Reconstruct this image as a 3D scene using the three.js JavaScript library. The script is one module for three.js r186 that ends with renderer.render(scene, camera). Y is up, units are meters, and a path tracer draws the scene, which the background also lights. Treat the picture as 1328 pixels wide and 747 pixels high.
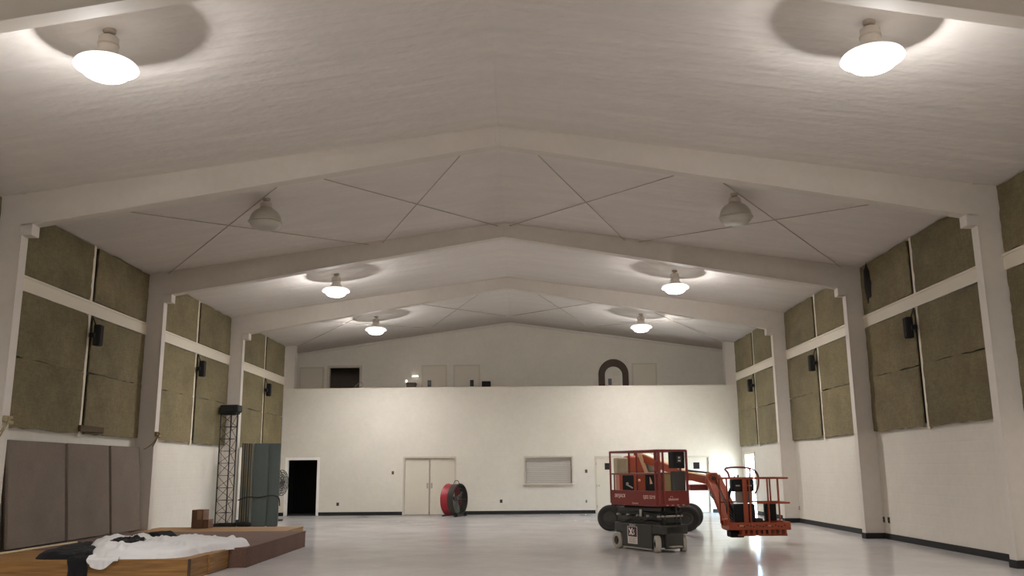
import * as THREE from 'three';
import { RoundedBoxGeometry } from 'three/addons/geometries/RoundedBoxGeometry.js';
import { mergeGeometries } from 'three/addons/utils/BufferGeometryUtils.js';

// ---------------------------------------------------------------- camera, sky, sun, exposure
// x to the right, y up, d = distance down the hall (z = -d). Units are metres.
const scene = new THREE.Scene();
const camera = new THREE.PerspectiveCamera(36.07, 1328 / 747, 0.1, 200);
camera.position.set(0.32, 1.6, 0);
camera.rotation.order = 'YXZ';
camera.rotation.set(0.2028, 0.006, -0.0086);
const renderer = new THREE.WebGLRenderer({ antialias: true });
renderer.toneMapping = THREE.LinearToneMapping;
renderer.toneMappingExposure = 0.475;
renderer.shadowMap.enabled = true;
scene.background = new THREE.Color(0.5, 0.75, 1.0);
scene.backgroundIntensity = 85;
const sun = new THREE.DirectionalLight(new THREE.Color(1, 0.97, 0.93), 260);
sun.position.set(14, 24, 6); sun.target.position.set(11, 0, -32);
sun.castShadow = true; sun.shadow.mapSize.set(2048, 2048);
Object.assign(sun.shadow.camera, { left: -30, right: 30, top: 40, bottom: -40, near: 1, far: 90 });
scene.add(sun, sun.target);
const LAMP_POWER = 118, LAMP_UP = 16, LAMP_COLOR = new THREE.Color(1.0, 0.985, 0.98);

// ---------------------------------------------------------------- helpers
let seed = 7;
const rnd = () => { seed = (seed * 1664525 + 1013904223) >>> 0; return seed / 4294967296; };
const rr = (a, b) => a + (b - a) * rnd();
const taken = {};
const numbered = (n) => { const k = taken[n] = (taken[n] ?? -1) + 1; return k ? `${n}_${String(k).padStart(3, '0')}` : n; };
const V = (x, y, d) => new THREE.Vector3(x, y, -d);
const rgb = (r, g, b) => new THREE.Color().setRGB(r, g, b);

function flat(g) { const h = g.index ? g.toNonIndexed() : g; for (const k of Object.keys(h.attributes)) if (!['position', 'normal', 'uv'].includes(k)) h.deleteAttribute(k); return h; }
function muv(g) {                                      // uv in metres from the dominant axis of the face
  const h = flat(g), p = h.attributes.position, n = h.attributes.normal, uv = new Float32Array(p.count * 2);
  for (let i = 0; i < p.count; i++) {
    const ax = Math.abs(n.getX(i)), ay = Math.abs(n.getY(i)), az = Math.abs(n.getZ(i));
    if (ay >= ax && ay >= az) { uv[2 * i] = p.getX(i); uv[2 * i + 1] = p.getZ(i); }
    else if (ax >= az) { uv[2 * i] = p.getZ(i); uv[2 * i + 1] = p.getY(i); }
    else { uv[2 * i] = p.getX(i); uv[2 * i + 1] = p.getY(i); }
  }
  h.setAttribute('uv', new THREE.BufferAttribute(uv, 2));
  return h;
}
const bx = (x0, x1, y0, y1, d0, d1) => { const g = new THREE.BoxGeometry(Math.abs(x1 - x0), Math.abs(y1 - y0), Math.abs(d1 - d0)); g.translate((x0 + x1) / 2, (y0 + y1) / 2, -(d0 + d1) / 2); return g; };
const rb = (x0, x1, y0, y1, d0, d1, r = 0.02) => {
  const w = Math.abs(x1 - x0), h = Math.abs(y1 - y0), t = Math.abs(d1 - d0);
  const g = new RoundedBoxGeometry(w, h, t, 2, Math.min(r, w * 0.45, h * 0.45, t * 0.45)); g.translate((x0 + x1) / 2, (y0 + y1) / 2, -(d0 + d1) / 2); return g;
};
function bar(a, b, r, seg = 8, r2 = r) {               // round bar between two points
  const l = a.distanceTo(b), g = new THREE.CylinderGeometry(r2, r, l, seg);
  g.applyQuaternion(new THREE.Quaternion().setFromUnitVectors(new THREE.Vector3(0, 1, 0), b.clone().sub(a).normalize()));
  g.translate((a.x + b.x) / 2, (a.y + b.y) / 2, (a.z + b.z) / 2); return g;
}
function beam(a, b, w, h, r = 0.01, up = new THREE.Vector3(0, 1, 0)) {   // square bar between two points
  const l = a.distanceTo(b), g = new RoundedBoxGeometry(w, h, l, 1, Math.min(r, w * 0.4, h * 0.4));
  const m = new THREE.Matrix4().lookAt(a, b, up); g.applyMatrix4(m);
  g.translate((a.x + b.x) / 2, (a.y + b.y) / 2, (a.z + b.z) / 2); return g;
}
const pipe = (pts, r, seg = 24, closed = false) => new THREE.TubeGeometry(new THREE.CatmullRomCurve3(pts, closed, 'centripetal'), seg, r, 6, closed);
const merged = (gs) => Array.isArray(gs) ? (gs.length > 1 ? mergeGeometries(gs.map(flat)) : gs[0]) : gs;
function mesh(name, gs, mat, parent) {
  const m = new THREE.Mesh(merged(gs), mat); m.name = name; m.castShadow = m.receiveShadow = true; parent.add(m); return m;
}
function local(g, o) { g.translate(-o.position.x, -o.position.y, -o.position.z); return g; }   // world geometry to a thing's base
function thing(name, label, category, pos = [0, 0, 0], group) {
  const o = new THREE.Group(); o.name = numbered(name); o.position.set(pos[0], pos[1], -pos[2]); o.userData = { label, category };
  if (group) o.userData.group = group; scene.add(o); return o;
}
function single(name, gs, mat, label, category, group) {      // a thing that is one mesh, based at its own bounds
  const g = merged(gs); g.computeBoundingBox(); const b = g.boundingBox, c = new THREE.Vector3((b.min.x + b.max.x) / 2, b.min.y, (b.min.z + b.max.z) / 2);
  g.translate(-c.x, -c.y, -c.z); const m = mesh(numbered(name), g, mat, scene); m.position.copy(c); m.userData = { label, category }; if (group) m.userData.group = group; return m;
}
function struct(name, gs, mat, parent = scene) {
  const m = mesh(name, muv(merged(gs)), mat, parent); if (parent === scene) m.userData = { kind: 'structure' }; return m;
}

// ---------------------------------------------------------------- procedural textures
function hash(x, y, s) { let h = (x * 374761393 + y * 668265263 + s * 974634757) | 0; h = Math.imul(h ^ (h >>> 13), 1274126177); return ((h ^ (h >>> 16)) >>> 0) / 4294967296; }
function noise(x, y, px, py, s) {                      // tileable value noise with periods px, py
  const xi = Math.floor(x), yi = Math.floor(y), fx = x - xi, fy = y - yi, u = fx * fx * (3 - 2 * fx), v = fy * fy * (3 - 2 * fy);
  const w = (a, p) => ((a % p) + p) % p;
  const a = hash(w(xi, px), w(yi, py), s), b = hash(w(xi + 1, px), w(yi, py), s), c = hash(w(xi, px), w(yi + 1, py), s), d = hash(w(xi + 1, px), w(yi + 1, py), s);
  return a + (b - a) * u + (c - a) * v + (a - b - c + d) * u * v;
}
function fbm(u, v, fx, fy, s, oct = 4) { let t = 0, a = 0.5, n = 0; for (let i = 0; i < oct; i++) { t += a * noise(u * fx, v * fy, fx, fy, s + i); n += a; a *= 0.5; fx *= 2; fy *= 2; } return t / n; }
function tex(size, fn, color, metres, metresV = metres) {
  const data = new Uint8Array(size * size * 4);
  for (let j = 0; j < size; j++) for (let i = 0; i < size; i++) {
    const c = fn(i / size, j / size), k = 4 * (j * size + i), a = Array.isArray(c) ? c : [c, c, c];
    for (let q = 0; q < 3; q++) data[k + q] = Math.max(0, Math.min(255, Math.round(a[q] * 255))); data[k + 3] = 255;
  }
  const t = new THREE.DataTexture(data, size, size); t.wrapS = t.wrapT = THREE.RepeatWrapping; t.magFilter = THREE.LinearFilter; t.minFilter = THREE.LinearMipmapLinearFilter; t.generateMipmaps = true;
  t.repeat.set(1 / metres, 1 / metresV); if (color) t.colorSpace = THREE.SRGBColorSpace; t.needsUpdate = true; return t;
}
const mat = (color, roughness = 0.6, extra = {}) => new THREE.MeshStandardMaterial({ color, roughness, ...extra });

const wallTone = tex(512, (u, v) => { const n = 0.955 + 0.045 * fbm(u, v, 5, 5, 3) + 0.03 * (fbm(u, v, 40, 40, 9, 3) - 0.5); return [n, n, n * 0.995]; }, true, 4.1);
const wallBump = tex(1024, (u, v) => {
  const row = v * 20, f = row - Math.floor(row), e = Math.min(f, 1 - f);
  const course = Math.min(1, e / 0.09);                 // paint-filled courses, faint
  return 0.55 + 0.16 * course + 0.28 * (fbm(u, v, 24, 24, 12, 4) - 0.5);
}, false, 4.1);
const mWall = mat(new THREE.Color('#e1dacd'), 0.72, { map: wallTone, bumpMap: wallBump, bumpScale: 0.006 });
const ceilBump = tex(1024, (u, v) => 0.5 + 0.55 * (fbm(u, v, 5, 40, 21, 4) - 0.5) + 0.35 * (fbm(u, v, 40, 60, 31, 3) - 0.5), false, 6.2);
const ceilTone = tex(512, (u, v) => { const n = 0.945 + 0.05 * fbm(u, v, 6, 30, 41, 4) + 0.02 * fbm(u, v, 60, 60, 44, 2); return [n, n * 0.993, n * 0.985]; }, true, 6.2);
const mCeil = mat(new THREE.Color('#e4ded8'), 0.85, { map: ceilTone, bumpMap: ceilBump, bumpScale: 0.022 });
const mFrame = mat(new THREE.Color('#dbd2c8'), 0.62, { map: wallTone });
const mTrim = mat(new THREE.Color('#e2d8c4'), 0.6);
const floorTone = tex(1024, (u, v) => { const n = 0.9 + 0.1 * fbm(u, v, 4, 4, 51, 5) + 0.04 * (fbm(u, v, 60, 60, 57, 2) - 0.5); return [n, n * 0.99, n * 0.985]; }, true, 7.3);
const floorRough = tex(512, (u, v) => { const n = 0.75 + 0.5 * (fbm(u, v, 6, 6, 61, 5) - 0.5); return [n, n, n]; }, false, 5.3);
const mFloor = mat(new THREE.Color('#dedad9'), 0.19, { map: floorTone, roughnessMap: floorRough });
const mBase = mat(new THREE.Color('#0e0c0a'), 0.8);
const burlapTone = tex(1024, (u, v) => {
  const n = 0.78 + 0.2 * fbm(u, v, 5, 5, 81, 4) + 0.16 * (fbm(u, v, 160, 30, 83, 2) - 0.5) + 0.16 * (fbm(u, v, 30, 160, 85, 2) - 0.5);
  const g = fbm(u, v, 3, 3, 87, 3); return [n, n * (0.975 + 0.02 * g), n * (0.9 + 0.06 * g)];
}, true, 2.7);
const burlapBump = tex(512, (u, v) => 0.5 * fbm(u, v, 120, 24, 91, 2) + 0.5 * fbm(u, v, 24, 120, 93, 2), false, 1.35);
const mBurlap = mat(new THREE.Color('#7f7458'), 0.95, { map: burlapTone, bumpMap: burlapBump, bumpScale: 0.004, side: THREE.DoubleSide });
const mBurlapB = mat(new THREE.Color('#786e53'), 0.95, { map: burlapTone, bumpMap: burlapBump, bumpScale: 0.004, side: THREE.DoubleSide });
const greyTone = tex(512, (u, v) => { const n = 0.88 + 0.12 * fbm(u, v, 4, 4, 101, 5) + 0.08 * (fbm(u, v, 90, 90, 103, 2) - 0.5); return [n, n * 0.99, n * 0.97]; }, true, 1.9);
const mGreyFabric = mat(new THREE.Color('#7d7166'), 0.93, { map: greyTone });
const mGlassDark = mat(new THREE.Color('#0c0b09'), 0.35);
const woodTone = tex(512, (u, v) => { const g = fbm(u + 0.02 * fbm(u, v, 6, 3, 113), v, 3, 48, 111, 4), n = 0.62 + 0.42 * g; return [n, n * 0.95, n * 0.86]; }, true, 1.3);
const mPly = mat(new THREE.Color('#a07a46'), 0.64, { map: woodTone });
const carpetTone = tex(512, (u, v) => { const n = 0.8 + 0.2 * fbm(u, v, 4, 4, 121, 4) + 0.22 * (fbm(u, v, 120, 120, 123, 2) - 0.5); return [n, n, n]; }, true, 1.7);
const mCarpet = mat(new THREE.Color('#6d5144'), 0.95, { map: carpetTone });
const mBlack = mat(new THREE.Color('#0a0908'), 0.75);
const mBlackSoft = mat(new THREE.Color('#15130f'), 0.9, { side: THREE.DoubleSide });
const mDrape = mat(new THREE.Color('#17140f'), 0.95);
const mSteel = mat(new THREE.Color('#a39b8e'), 0.5, { metalness: 0.3 });
const mRod = mat(new THREE.Color('#b0a598'), 0.6);
const mDarkWood = mat(new THREE.Color('#3a2715'), 0.65);
const mDoor = mat(new THREE.Color('#d6cdbc'), 0.55);
const mDoorFrame = mat(new THREE.Color('#c9bfae'), 0.5);
const mShutter = mat(new THREE.Color('#c3bcb2'), 0.45);

// ---------------------------------------------------------------- the hall
const W = 8.64, SLOPE = 0.14, RIDGE = 7.54, EAVE = RIDGE - SLOPE * W, DB = 33.62, DU = 35.83, DF = -3.9, T = 0.2;
const ceilY = (x) => RIDGE - SLOPE * Math.abs(x);
struct('floor', bx(-W - T, W + T, -0.25, 0, DF - T, DU + T), mFloor);
struct('wall_left', bx(-W - T, -W, 0, EAVE + 0.15, DF - T, DU + T), mWall);
// right wall with an open door to the daylight beside the back corner
const RD0 = 31.85, RD1 = 33.1, RDH = 2.1;
struct('wall_right', [bx(W, W + T, 0, EAVE + 0.15, DF - T, RD0), bx(W, W + T, RDH, EAVE + 0.15, RD0, RD1), bx(W, W + T, 0, EAVE + 0.15, RD1, DU + T)], mWall);
{
  const slab = (s) => {
    const sh = new THREE.Shape(); const e = W + T;
    sh.moveTo(0, RIDGE); sh.lineTo(s * e, RIDGE - SLOPE * e); sh.lineTo(s * e, RIDGE - SLOPE * e + 0.2); sh.lineTo(0, RIDGE + 0.2); sh.closePath();
    const g = new THREE.ExtrudeGeometry(sh, { depth: DU - DF + 2 * T, bevelEnabled: false }); g.translate(0, 0, -DU - T); return g;
  };
  struct('ceiling', [slab(-1), slab(1)], mCeil);
  const gable = (d0, d1) => { const sh = new THREE.Shape(); sh.moveTo(-W, 0); sh.lineTo(W, 0); sh.lineTo(W, EAVE + 0.02); sh.lineTo(0, RIDGE + 0.02); sh.lineTo(-W, EAVE + 0.02); sh.closePath(); const g = new THREE.ExtrudeGeometry(sh, { depth: d1 - d0, bevelEnabled: false }); g.translate(0, 0, -d1); return g; };
  struct('wall_front', gable(DF - T, DF), mWall);
}
// back wall up to the loft parapet, with a doorway, two plain doors, a double door and a serving hatch
const MEZ = 4.66, LOFT = 3.62;
const holes = [[-8.31, -7.2, 0, 2.03], [-3.94, -2.08, 0, 2.06], [0.55, 2.29, 1.09, 2.05], [3.2, 4.1, 0, 2.02], [6.46, 7.38, 0, 2.0]];
{
  const gs = []; let x = -W;
  for (const [a, b, y0, y1] of holes) { gs.push(bx(x, a, 0, MEZ, DB, DB + 0.18)); gs.push(bx(a, b, y1, MEZ, DB, DB + 0.18)); if (y0) gs.push(bx(a, b, 0, y0, DB, DB + 0.18)); x = b; }
  gs.push(bx(x, W, 0, MEZ, DB, DB + 0.18));
  const w = struct('wall_back', gs, mWall);
  struct('parapet_cap', bx(-W, W, MEZ, MEZ + 0.035, DB - 0.015, DB + 0.2), mTrim, w);
  struct('loft_floor', bx(-W, W, LOFT - 0.2, LOFT, DB + 0.18, DU), mCarpet, w);
  // the unlit room behind the open doorway: black floor, drapes on its walls
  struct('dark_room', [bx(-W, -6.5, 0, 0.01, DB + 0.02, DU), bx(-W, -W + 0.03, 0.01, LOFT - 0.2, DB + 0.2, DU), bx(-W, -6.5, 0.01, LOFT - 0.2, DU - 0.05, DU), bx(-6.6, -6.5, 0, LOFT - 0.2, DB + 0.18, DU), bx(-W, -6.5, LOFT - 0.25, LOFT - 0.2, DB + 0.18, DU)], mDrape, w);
  // side walls of the rooms under the loft
  struct('partition', [bx(0.2, 0.3, 0, LOFT - 0.2, DB + 0.18, DU), bx(2.6, 2.7, 0, LOFT - 0.2, DB + 0.18, DU)], mGreyFabric, w);
}
// upper wall behind the loft, with a dark opening
const UO = [-7.34, -6.11, LOFT, 5.73];
{
  const P = (pts) => { const sh = new THREE.Shape(); pts.forEach(([x, y], i) => i ? sh.lineTo(x, y) : sh.moveTo(x, y)); sh.closePath(); return sh; };
  const outline = P([[-W, 0], [W, 0], [W, EAVE + 0.02], [0, RIDGE + 0.02], [-W, EAVE + 0.02]]);
  const h = new THREE.Path(); h.moveTo(UO[0], UO[2]); h.lineTo(UO[1], UO[2]); h.lineTo(UO[1], UO[3]); h.lineTo(UO[0], UO[3]); h.closePath(); outline.holes.push(h);
  const g = new THREE.ExtrudeGeometry(outline, { depth: T, bevelEnabled: false }); g.translate(0, 0, -DU - T);
  const w = struct('wall_loft', g, mWall);
  struct('closet', [bx(UO[0] - 0.4, UO[1] + 0.4, LOFT, 6, DU + 1.6, DU + 1.7), bx(UO[0] - 0.4, UO[0] - 0.3, LOFT, 6, DU + T, DU + 1.6), bx(UO[1] + 0.3, UO[1] + 0.4, LOFT, 6, DU + T, DU + 1.6), bx(UO[0] - 0.4, UO[1] + 0.4, 5.9, 6, DU + T, DU + 1.6), bx(UO[0] - 0.4, UO[1] + 0.4, LOFT - 0.1, LOFT, DU + T, DU + 1.6)], mGreyFabric, w);
  struct('opening_frame', [bx(UO[0] - 0.09, UO[0], LOFT, UO[3] + 0.09, DU - 0.03, DU + 0.02), bx(UO[1], UO[1] + 0.09, LOFT, UO[3] + 0.09, DU - 0.03, DU + 0.02), bx(UO[0], UO[1], UO[3], UO[3] + 0.09, DU - 0.03, DU + 0.02)], mDoorFrame, w);
}
{
  const gs = []; for (const s of [-1, 1]) { const a = V(0, RIDGE - 0.05, DU - 0.03), b = V(s * W, EAVE - 0.05, DU - 0.03); gs.push(beam(a, b, 0.05, 0.09, 0.005)); }
  struct('trim_1', gs, mFrame);
}
// black rubber baseboards
struct('baseboard_right', [bx(W - 0.012, W, 0, 0.125, DF, RD0 - 0.06), bx(W - 0.012, W, 0, 0.125, RD1 + 0.06, DB)], mBase);
struct('baseboard_left', bx(-W, -W + 0.012, 0, 0.125, DF, DB), mBase);
{
  const gs = []; let x = -W; for (const [a, b, y0] of holes) { if (y0) continue; gs.push(bx(x, a - 0.07, 0, 0.125, DB - 0.012, DB)); x = b + 0.07; }
  gs.push(bx(x, W, 0, 0.125, DB - 0.012, DB)); struct('baseboard_back', gs, mBase);
}
// doors of the back wall
function casing(parent, a, b, y1, d, m = mDoorFrame, w = 0.06) {
  mesh('door_frame', [bx(a - w, a + 0.006, 0, y1 + w, d - 0.02, d + 0.16), bx(b - 0.006, b + w, 0, y1 + w, d - 0.02, d + 0.16), bx(a + 0.006, b - 0.006, y1 - 0.006, y1 + w, d - 0.02, d + 0.16)], m, parent);
}
function doorRoot(n, label) { const o = new THREE.Group(); o.name = `door_${n}`; o.userData = { kind: 'structure', label }; scene.add(o); return o; }
{
  const o = doorRoot(1, 'open doorway into a dark room in the back wall'); casing(o, -8.31, -7.2, 2.03, DB, mat(new THREE.Color('#f2efe9'), 0.45), 0.09);
  const q = doorRoot(2, 'closed painted double door behind the red drum fan'); casing(q, -3.94, -2.08, 2.06, DB);
  for (const [a, b, hx] of [[-3.94, -3.015, -3.09], [-3.005, -2.08, -2.93]]) {
    const l = mesh('door_leaf', rb(a + 0.008, b - 0.008, 0.01, 2.052, DB + 0.05, DB + 0.095, 0.006), mDoor, q);
    mesh('handle', [rb(hx - 0.03, hx + 0.03, 0.95, 1.15, DB + 0.035, DB + 0.05, 0.01), bar(V(hx, 1.05, DB + 0.05), V(hx, 1.05, DB - 0.02), 0.018)], mSteel, l);
  }
  for (const [n, a, b, y1, hx, lb] of [[3, 3.2, 4.1, 2.02, 3.28, 'closed painted door with a small black pane beside the serving hatch'], [4, 6.46, 7.38, 2.0, 6.54, 'closed painted door with a small black pane near the daylit corner']]) {
    const r = doorRoot(n, lb); casing(r, a, b, y1, DB);
    const l = mesh('door_leaf', rb(a + 0.008, b - 0.008, 0.01, y1 - 0.008, DB + 0.03, DB + 0.075, 0.006), mDoor, r), c = n === 3 ? 3.63 : 6.93;
    mesh('pane', rb(c - 0.115, c + 0.115, 1.58, 1.82, DB + 0.022, DB + 0.04, 0.006), mGlassDark, l);
    mesh('handle', bar(V(hx, 1.0, DB + 0.03), V(hx, 1.0, DB - 0.04), 0.025), mSteel, l);
    for (const y of [0.25, 1.0, 1.8]) mesh('hinge', bar(V(n === 3 ? a : b, y - 0.05, DB - 0.022), V(n === 3 ? a : b, y + 0.05, DB - 0.022), 0.012), mSteel, l);
  }
  const e = doorRoot(5, 'open exit doorway letting in daylight beside the back corner');
  mesh('door_frame', [bx(W - 0.03, W + T + 0.02, 0, RDH + 0.06, RD0 - 0.06, RD0 + 0.02), bx(W - 0.03, W + T + 0.02, 0, RDH + 0.06, RD1 - 0.02, RD1 + 0.06), bx(W - 0.03, W + T + 0.02, RDH - 0.02, RDH + 0.06, RD0 + 0.02, RD1 - 0.02)], mTrim, e);
  mesh('door_leaf', rb(W + T + 0.02, W + T + 0.065, 0.02, 2.08, RD0 - 1.3, RD0 - 0.08, 0.006), mDoor, e);
  mesh('threshold', bx(W - 0.02, W + T + 0.02, 0, 0.012, RD0, RD1), mSteel, e);
}
// serving hatch: frame, shelf, roller shutter slats
{
  const o = new THREE.Group(); o.name = 'window_1'; o.userData = { kind: 'structure', label: 'serving hatch closed by a pale roller shutter' }; scene.add(o);
  mesh('hatch_frame', [bx(0.5, 0.56, 1.04, 2.1, DB - 0.02, DB + 0.17), bx(2.28, 2.34, 1.04, 2.1, DB - 0.02, DB + 0.17), bx(0.56, 2.28, 2.04, 2.1, DB - 0.02, DB + 0.17)], mDoorFrame, o);
  mesh('shelf', rb(0.48, 2.36, 1.05, 1.1, DB - 0.07, DB + 0.17, 0.01), mTrim, o);
  mesh('shutter_housing', rb(0.55, 2.29, 1.9, 2.05, DB + 0.09, DB + 0.18, 0.02), mShutter, o);
  const n = 11, h = (1.9 - 1.1) / n; for (let i = 0; i < n; i++) mesh('slat', rb(0.58, 2.26, 1.1 + i * h + 0.003, 1.1 + (i + 1) * h - 0.003, DB + 0.11, DB + 0.135, 0.01), mShutter, o);
}
// doors of the loft wall
function loftDoor(n, a, b, y1, label, plate) {
  const o = doorRoot(n, label), w = 0.06;
  mesh('door_frame', [bx(a - w, a, LOFT, y1 + w, DU - 0.04, DU), bx(b, b + w, LOFT, y1 + w, DU - 0.04, DU), bx(a, b, y1, y1 + w, DU - 0.04, DU)], mDoorFrame, o);
  const l = mesh('door_leaf', rb(a, b, LOFT, y1, DU - 0.02, DU - 0.001, 0.005), mDoor, o);
  if (plate) mesh('pane', rb(plate - 0.075, plate + 0.075, 4.92, 5.18, DU - 0.03, DU - 0.018, 0.005), mGlassDark, l);
  return o;
}
loftDoor(6, -8.5, -7.62, 5.7, 'closed loft door beside the dark loft opening');
loftDoor(7, -3.53, -2.62, 5.74, 'closed loft door between the two grey boxes', -3.27);
loftDoor(8, -2.24, -1.28, 5.74, 'closed loft door with a small dark pane beside the black box', -1.55);
loftDoor(9, 4.99, 5.88, 5.74, 'closed loft door beside the dark wooden arch');

// ---------------------------------------------------------------- roof frames, columns, lamps
const FR = [2.2, 8.6, 14.68, 20.92, 27.16, 33.82], FT = 0.18;
const frameLabel = ['white painted roof frame furthest from the loft', 'white roof frame just over the two big glaring lamps', 'white roof frame before the unlit lamps, column by the leaning grey panels', 'white roof frame between the unlit lamps and the lit lamp pairs', 'white roof frame with a column behind the lattice tower'];
FR.slice(0, 5).forEach((d, i) => {
  const o = thing('roof_frame', frameLabel[i], 'roof frame', [0, 0, d + FT / 2]); const c = 0.42;
  const last = false;
  for (const s of [-1, 1]) {
    const y0 = last ? LOFT : 0;
    const col = mesh('column', muv(local(bx(s * (W - c), s * W, y0, ceilY(W) + 0.04, d, d + FT), o)), mFrame, o);
    mesh('flange', muv(local(rb(s * (W - c - 0.02), s * (W - c), y0, 5.81, d - 0.02, d + FT + 0.02, 0.005), o)), mFrame, col);
    if (!last) mesh('base_trim', local(bx(s * (W - c - 0.032), s * W, 0, 0.125, d - 0.032, d + FT + 0.032), o), mBase, col);
    // tapered rafter from column to ridge
    const sh = new THREE.Shape(), xi = W - c; sh.moveTo(0, 7.2); sh.lineTo(s * xi, 5.81); sh.lineTo(s * xi, ceilY(xi) + 0.03); sh.lineTo(0, RIDGE + 0.03); sh.closePath();
    const g = new THREE.ExtrudeGeometry(sh, { depth: FT, bevelEnabled: false }); g.translate(0, 0, -d - FT);
    const raf = mesh('rafter', muv(local(g, o)), mFrame, o);
    mesh('flange', local(beam(V(0, 7.19, d + FT / 2), V(s * xi, 5.8, d + FT / 2), FT + 0.06, 0.025, 0.004), o), mFrame, raf);
    mesh('knee_plate', local(rb(s * (xi - 0.2), s * (xi + 0.02), 5.63, 5.84, d - 0.03, d + FT + 0.03, 0.008), o), mFrame, o);
  }
  mesh('ridge_plate', local(rb(-0.03, 0.03, 7.17, 7.53, d - 0.02, d + FT + 0.02, 0.004), o), mFrame, o);
});
for (const s of [-1, 1]) {                             // short columns standing on the loft behind the parapet
  const d = FR[5], o = thing('loft_column', `white column on the loft at the ${s < 0 ? 'stage-side' : 'lift-side'} end of the parapet`, 'column', [s * (W - 0.2), LOFT, d + 0.1]);
  mesh('shaft', muv(local(bx(s * (W - 0.38), s * W, LOFT, ceilY(W) + 0.04, d, d + FT), o)), mFrame, o);
  mesh('flange', muv(local(rb(s * (W - 0.4), s * (W - 0.38), LOFT, EAVE + 0.03, d - 0.02, d + FT + 0.02, 0.005), o)), mFrame, o);
}
// cross-brace rods under the ceiling
function rods(d0, d1, label, group) {
  for (const s of [-1, 1]) for (const [xa, xb] of [[8.15, 3.3], [3.3, 8.15], [2.95, 0.35], [0.15, 4.0]]) {
    // xa at the far frame, xb at the near frame
    const a = V(s * xb, ceilY(xb) - 0.06, d0), b = V(s * xa, ceilY(xa) - 0.06, d1);
    single('brace_rod', bar(a, b, 0.011, 6), mRod, label, 'rod', group);
  }
}
rods(FR[2] + FT, FR[3], 'thin cross-brace rod under the ceiling around the unlit lamps', 'rods around the unlit lamps');
rods(FR[4] + FT, FR[5], 'thin cross-brace rod under the ceiling of the bay next to the loft', 'rods next to the loft');

const mHouse = mat(new THREE.Color('#cbc2b7'), 0.5), mCanopy = mat(new THREE.Color('#b5aa9e'), 0.6);
const mGlow = mat(new THREE.Color('#ffffff'), 0.4, { emissive: rgb(1, 0.96, 0.92), emissiveIntensity: 2.6 });
const mAcrylic = new THREE.MeshPhysicalMaterial({ color: new THREE.Color('#cfcabc'), roughness: 0.28, transmission: 0.3, thickness: 0, side: THREE.DoubleSide });
function lathe(pts, y, seg = 32) { const g = new THREE.LatheGeometry(pts.map(([r, h]) => new THREE.Vector2(r, h)), seg); g.translate(0, y, 0); return g; }
function lamp(x, d, lit, label) {
  const top = ceilY(x), o = thing('high_bay_lamp', label, 'lamp', [x, 0, d], lit ? 'lit dome lamps' : 'unlit dome lamps');
  mesh('canopy', lathe([[0, -0.05], [0.05, -0.05], [0.075, -0.03], [0.075, 0.03], [0, 0.03]], top, 16), mCanopy, o);
  mesh('stem', bar(new THREE.Vector3(0, 6.78, 0), new THREE.Vector3(0, top - 0.02, 0), 0.02), mCanopy, o);
  const h = mesh('housing', lathe(lit ? [[0, 0.24], [0.07, 0.24], [0.115, 0.21], [0.12, 0.03], [0.15, -0.02], [0.205, -0.07], [0.205, -0.085], [0, -0.085]] : [[0, 0.24], [0.07, 0.24], [0.115, 0.21], [0.12, 0.1], [0, 0.1]], 6.58, 24), mHouse, o);
  mesh('clamp', lathe([[0.118, 0], [0.128, 0.005], [0.128, 0.02], [0.118, 0.025]], 6.68, 24), mCanopy, h);
  // ribbed bell
  const prof = []; for (let i = 0; i <= 10; i++) { const t = i / 10; prof.push([0.19 + 0.175 * Math.sin(t * Math.PI / 2) ** 0.8, 0.08 - 0.085 * t ** 1.4]); }
  if (!lit) { prof.length = 0; for (let i = 0; i <= 12; i++) { const t = i / 12 * Math.PI / 2; prof.push([0.1 + 0.21 * Math.sin(t), 0.26 * Math.cos(t)]); } prof.push([0.335, -0.008], [0.33, -0.022], [0.3, -0.024]); } else prof.push([0.372, -0.014], [0.36, -0.028], [0.3, -0.024]);
  mesh('dome', lathe(prof, 6.42, 40), lit ? mGlow : mAcrylic, o);
  const lens = [[0.3, 0]]; for (let i = 1; i <= 8; i++) { const t = i / 8; lens.push([0.3 * Math.cos(t * Math.PI / 2) ** 0.6, -0.14 * Math.sin(t * Math.PI / 2)]); }
  mesh('lens', lathe(lens.reverse().map(([r, y]) => [Math.max(r, 0.0005), y]), 6.4, 32), lit ? mGlow : mAcrylic, o);
  if (lit) {
    const l = new THREE.PointLight(LAMP_COLOR, LAMP_UP, 0, 2); l.position.set(0, 6.11, 0); l.castShadow = true; l.shadow.radius = 1.5; o.add(l);
    const sp = new THREE.SpotLight(LAMP_COLOR, LAMP_POWER, 0, 1.44, 0.75, 2); sp.position.set(0, 6.11, 0); sp.target.position.set(0, 0, 0); sp.castShadow = true; sp.shadow.radius = 6; o.add(sp, sp.target);
  }
}
const lampRows = [[3.05, true, 'lit lamp over the hall entrance'], [9.9, true, 'big glaring lamp'], [16.75, false, 'unlit dome lamp'], [23.6, true, 'lit dome lamp before the middle'], [30.45, true, 'lit dome lamp next to the loft']];
for (const [d, lit, w] of lampRows) for (const s of [-1, 1]) lamp(s * 4.62, d, lit, `${w}${d === 23.6 ? ' roof frame' : ''} on the ${s < 0 ? 'stage side' : 'boom lift side'} of the ceiling`);

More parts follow.
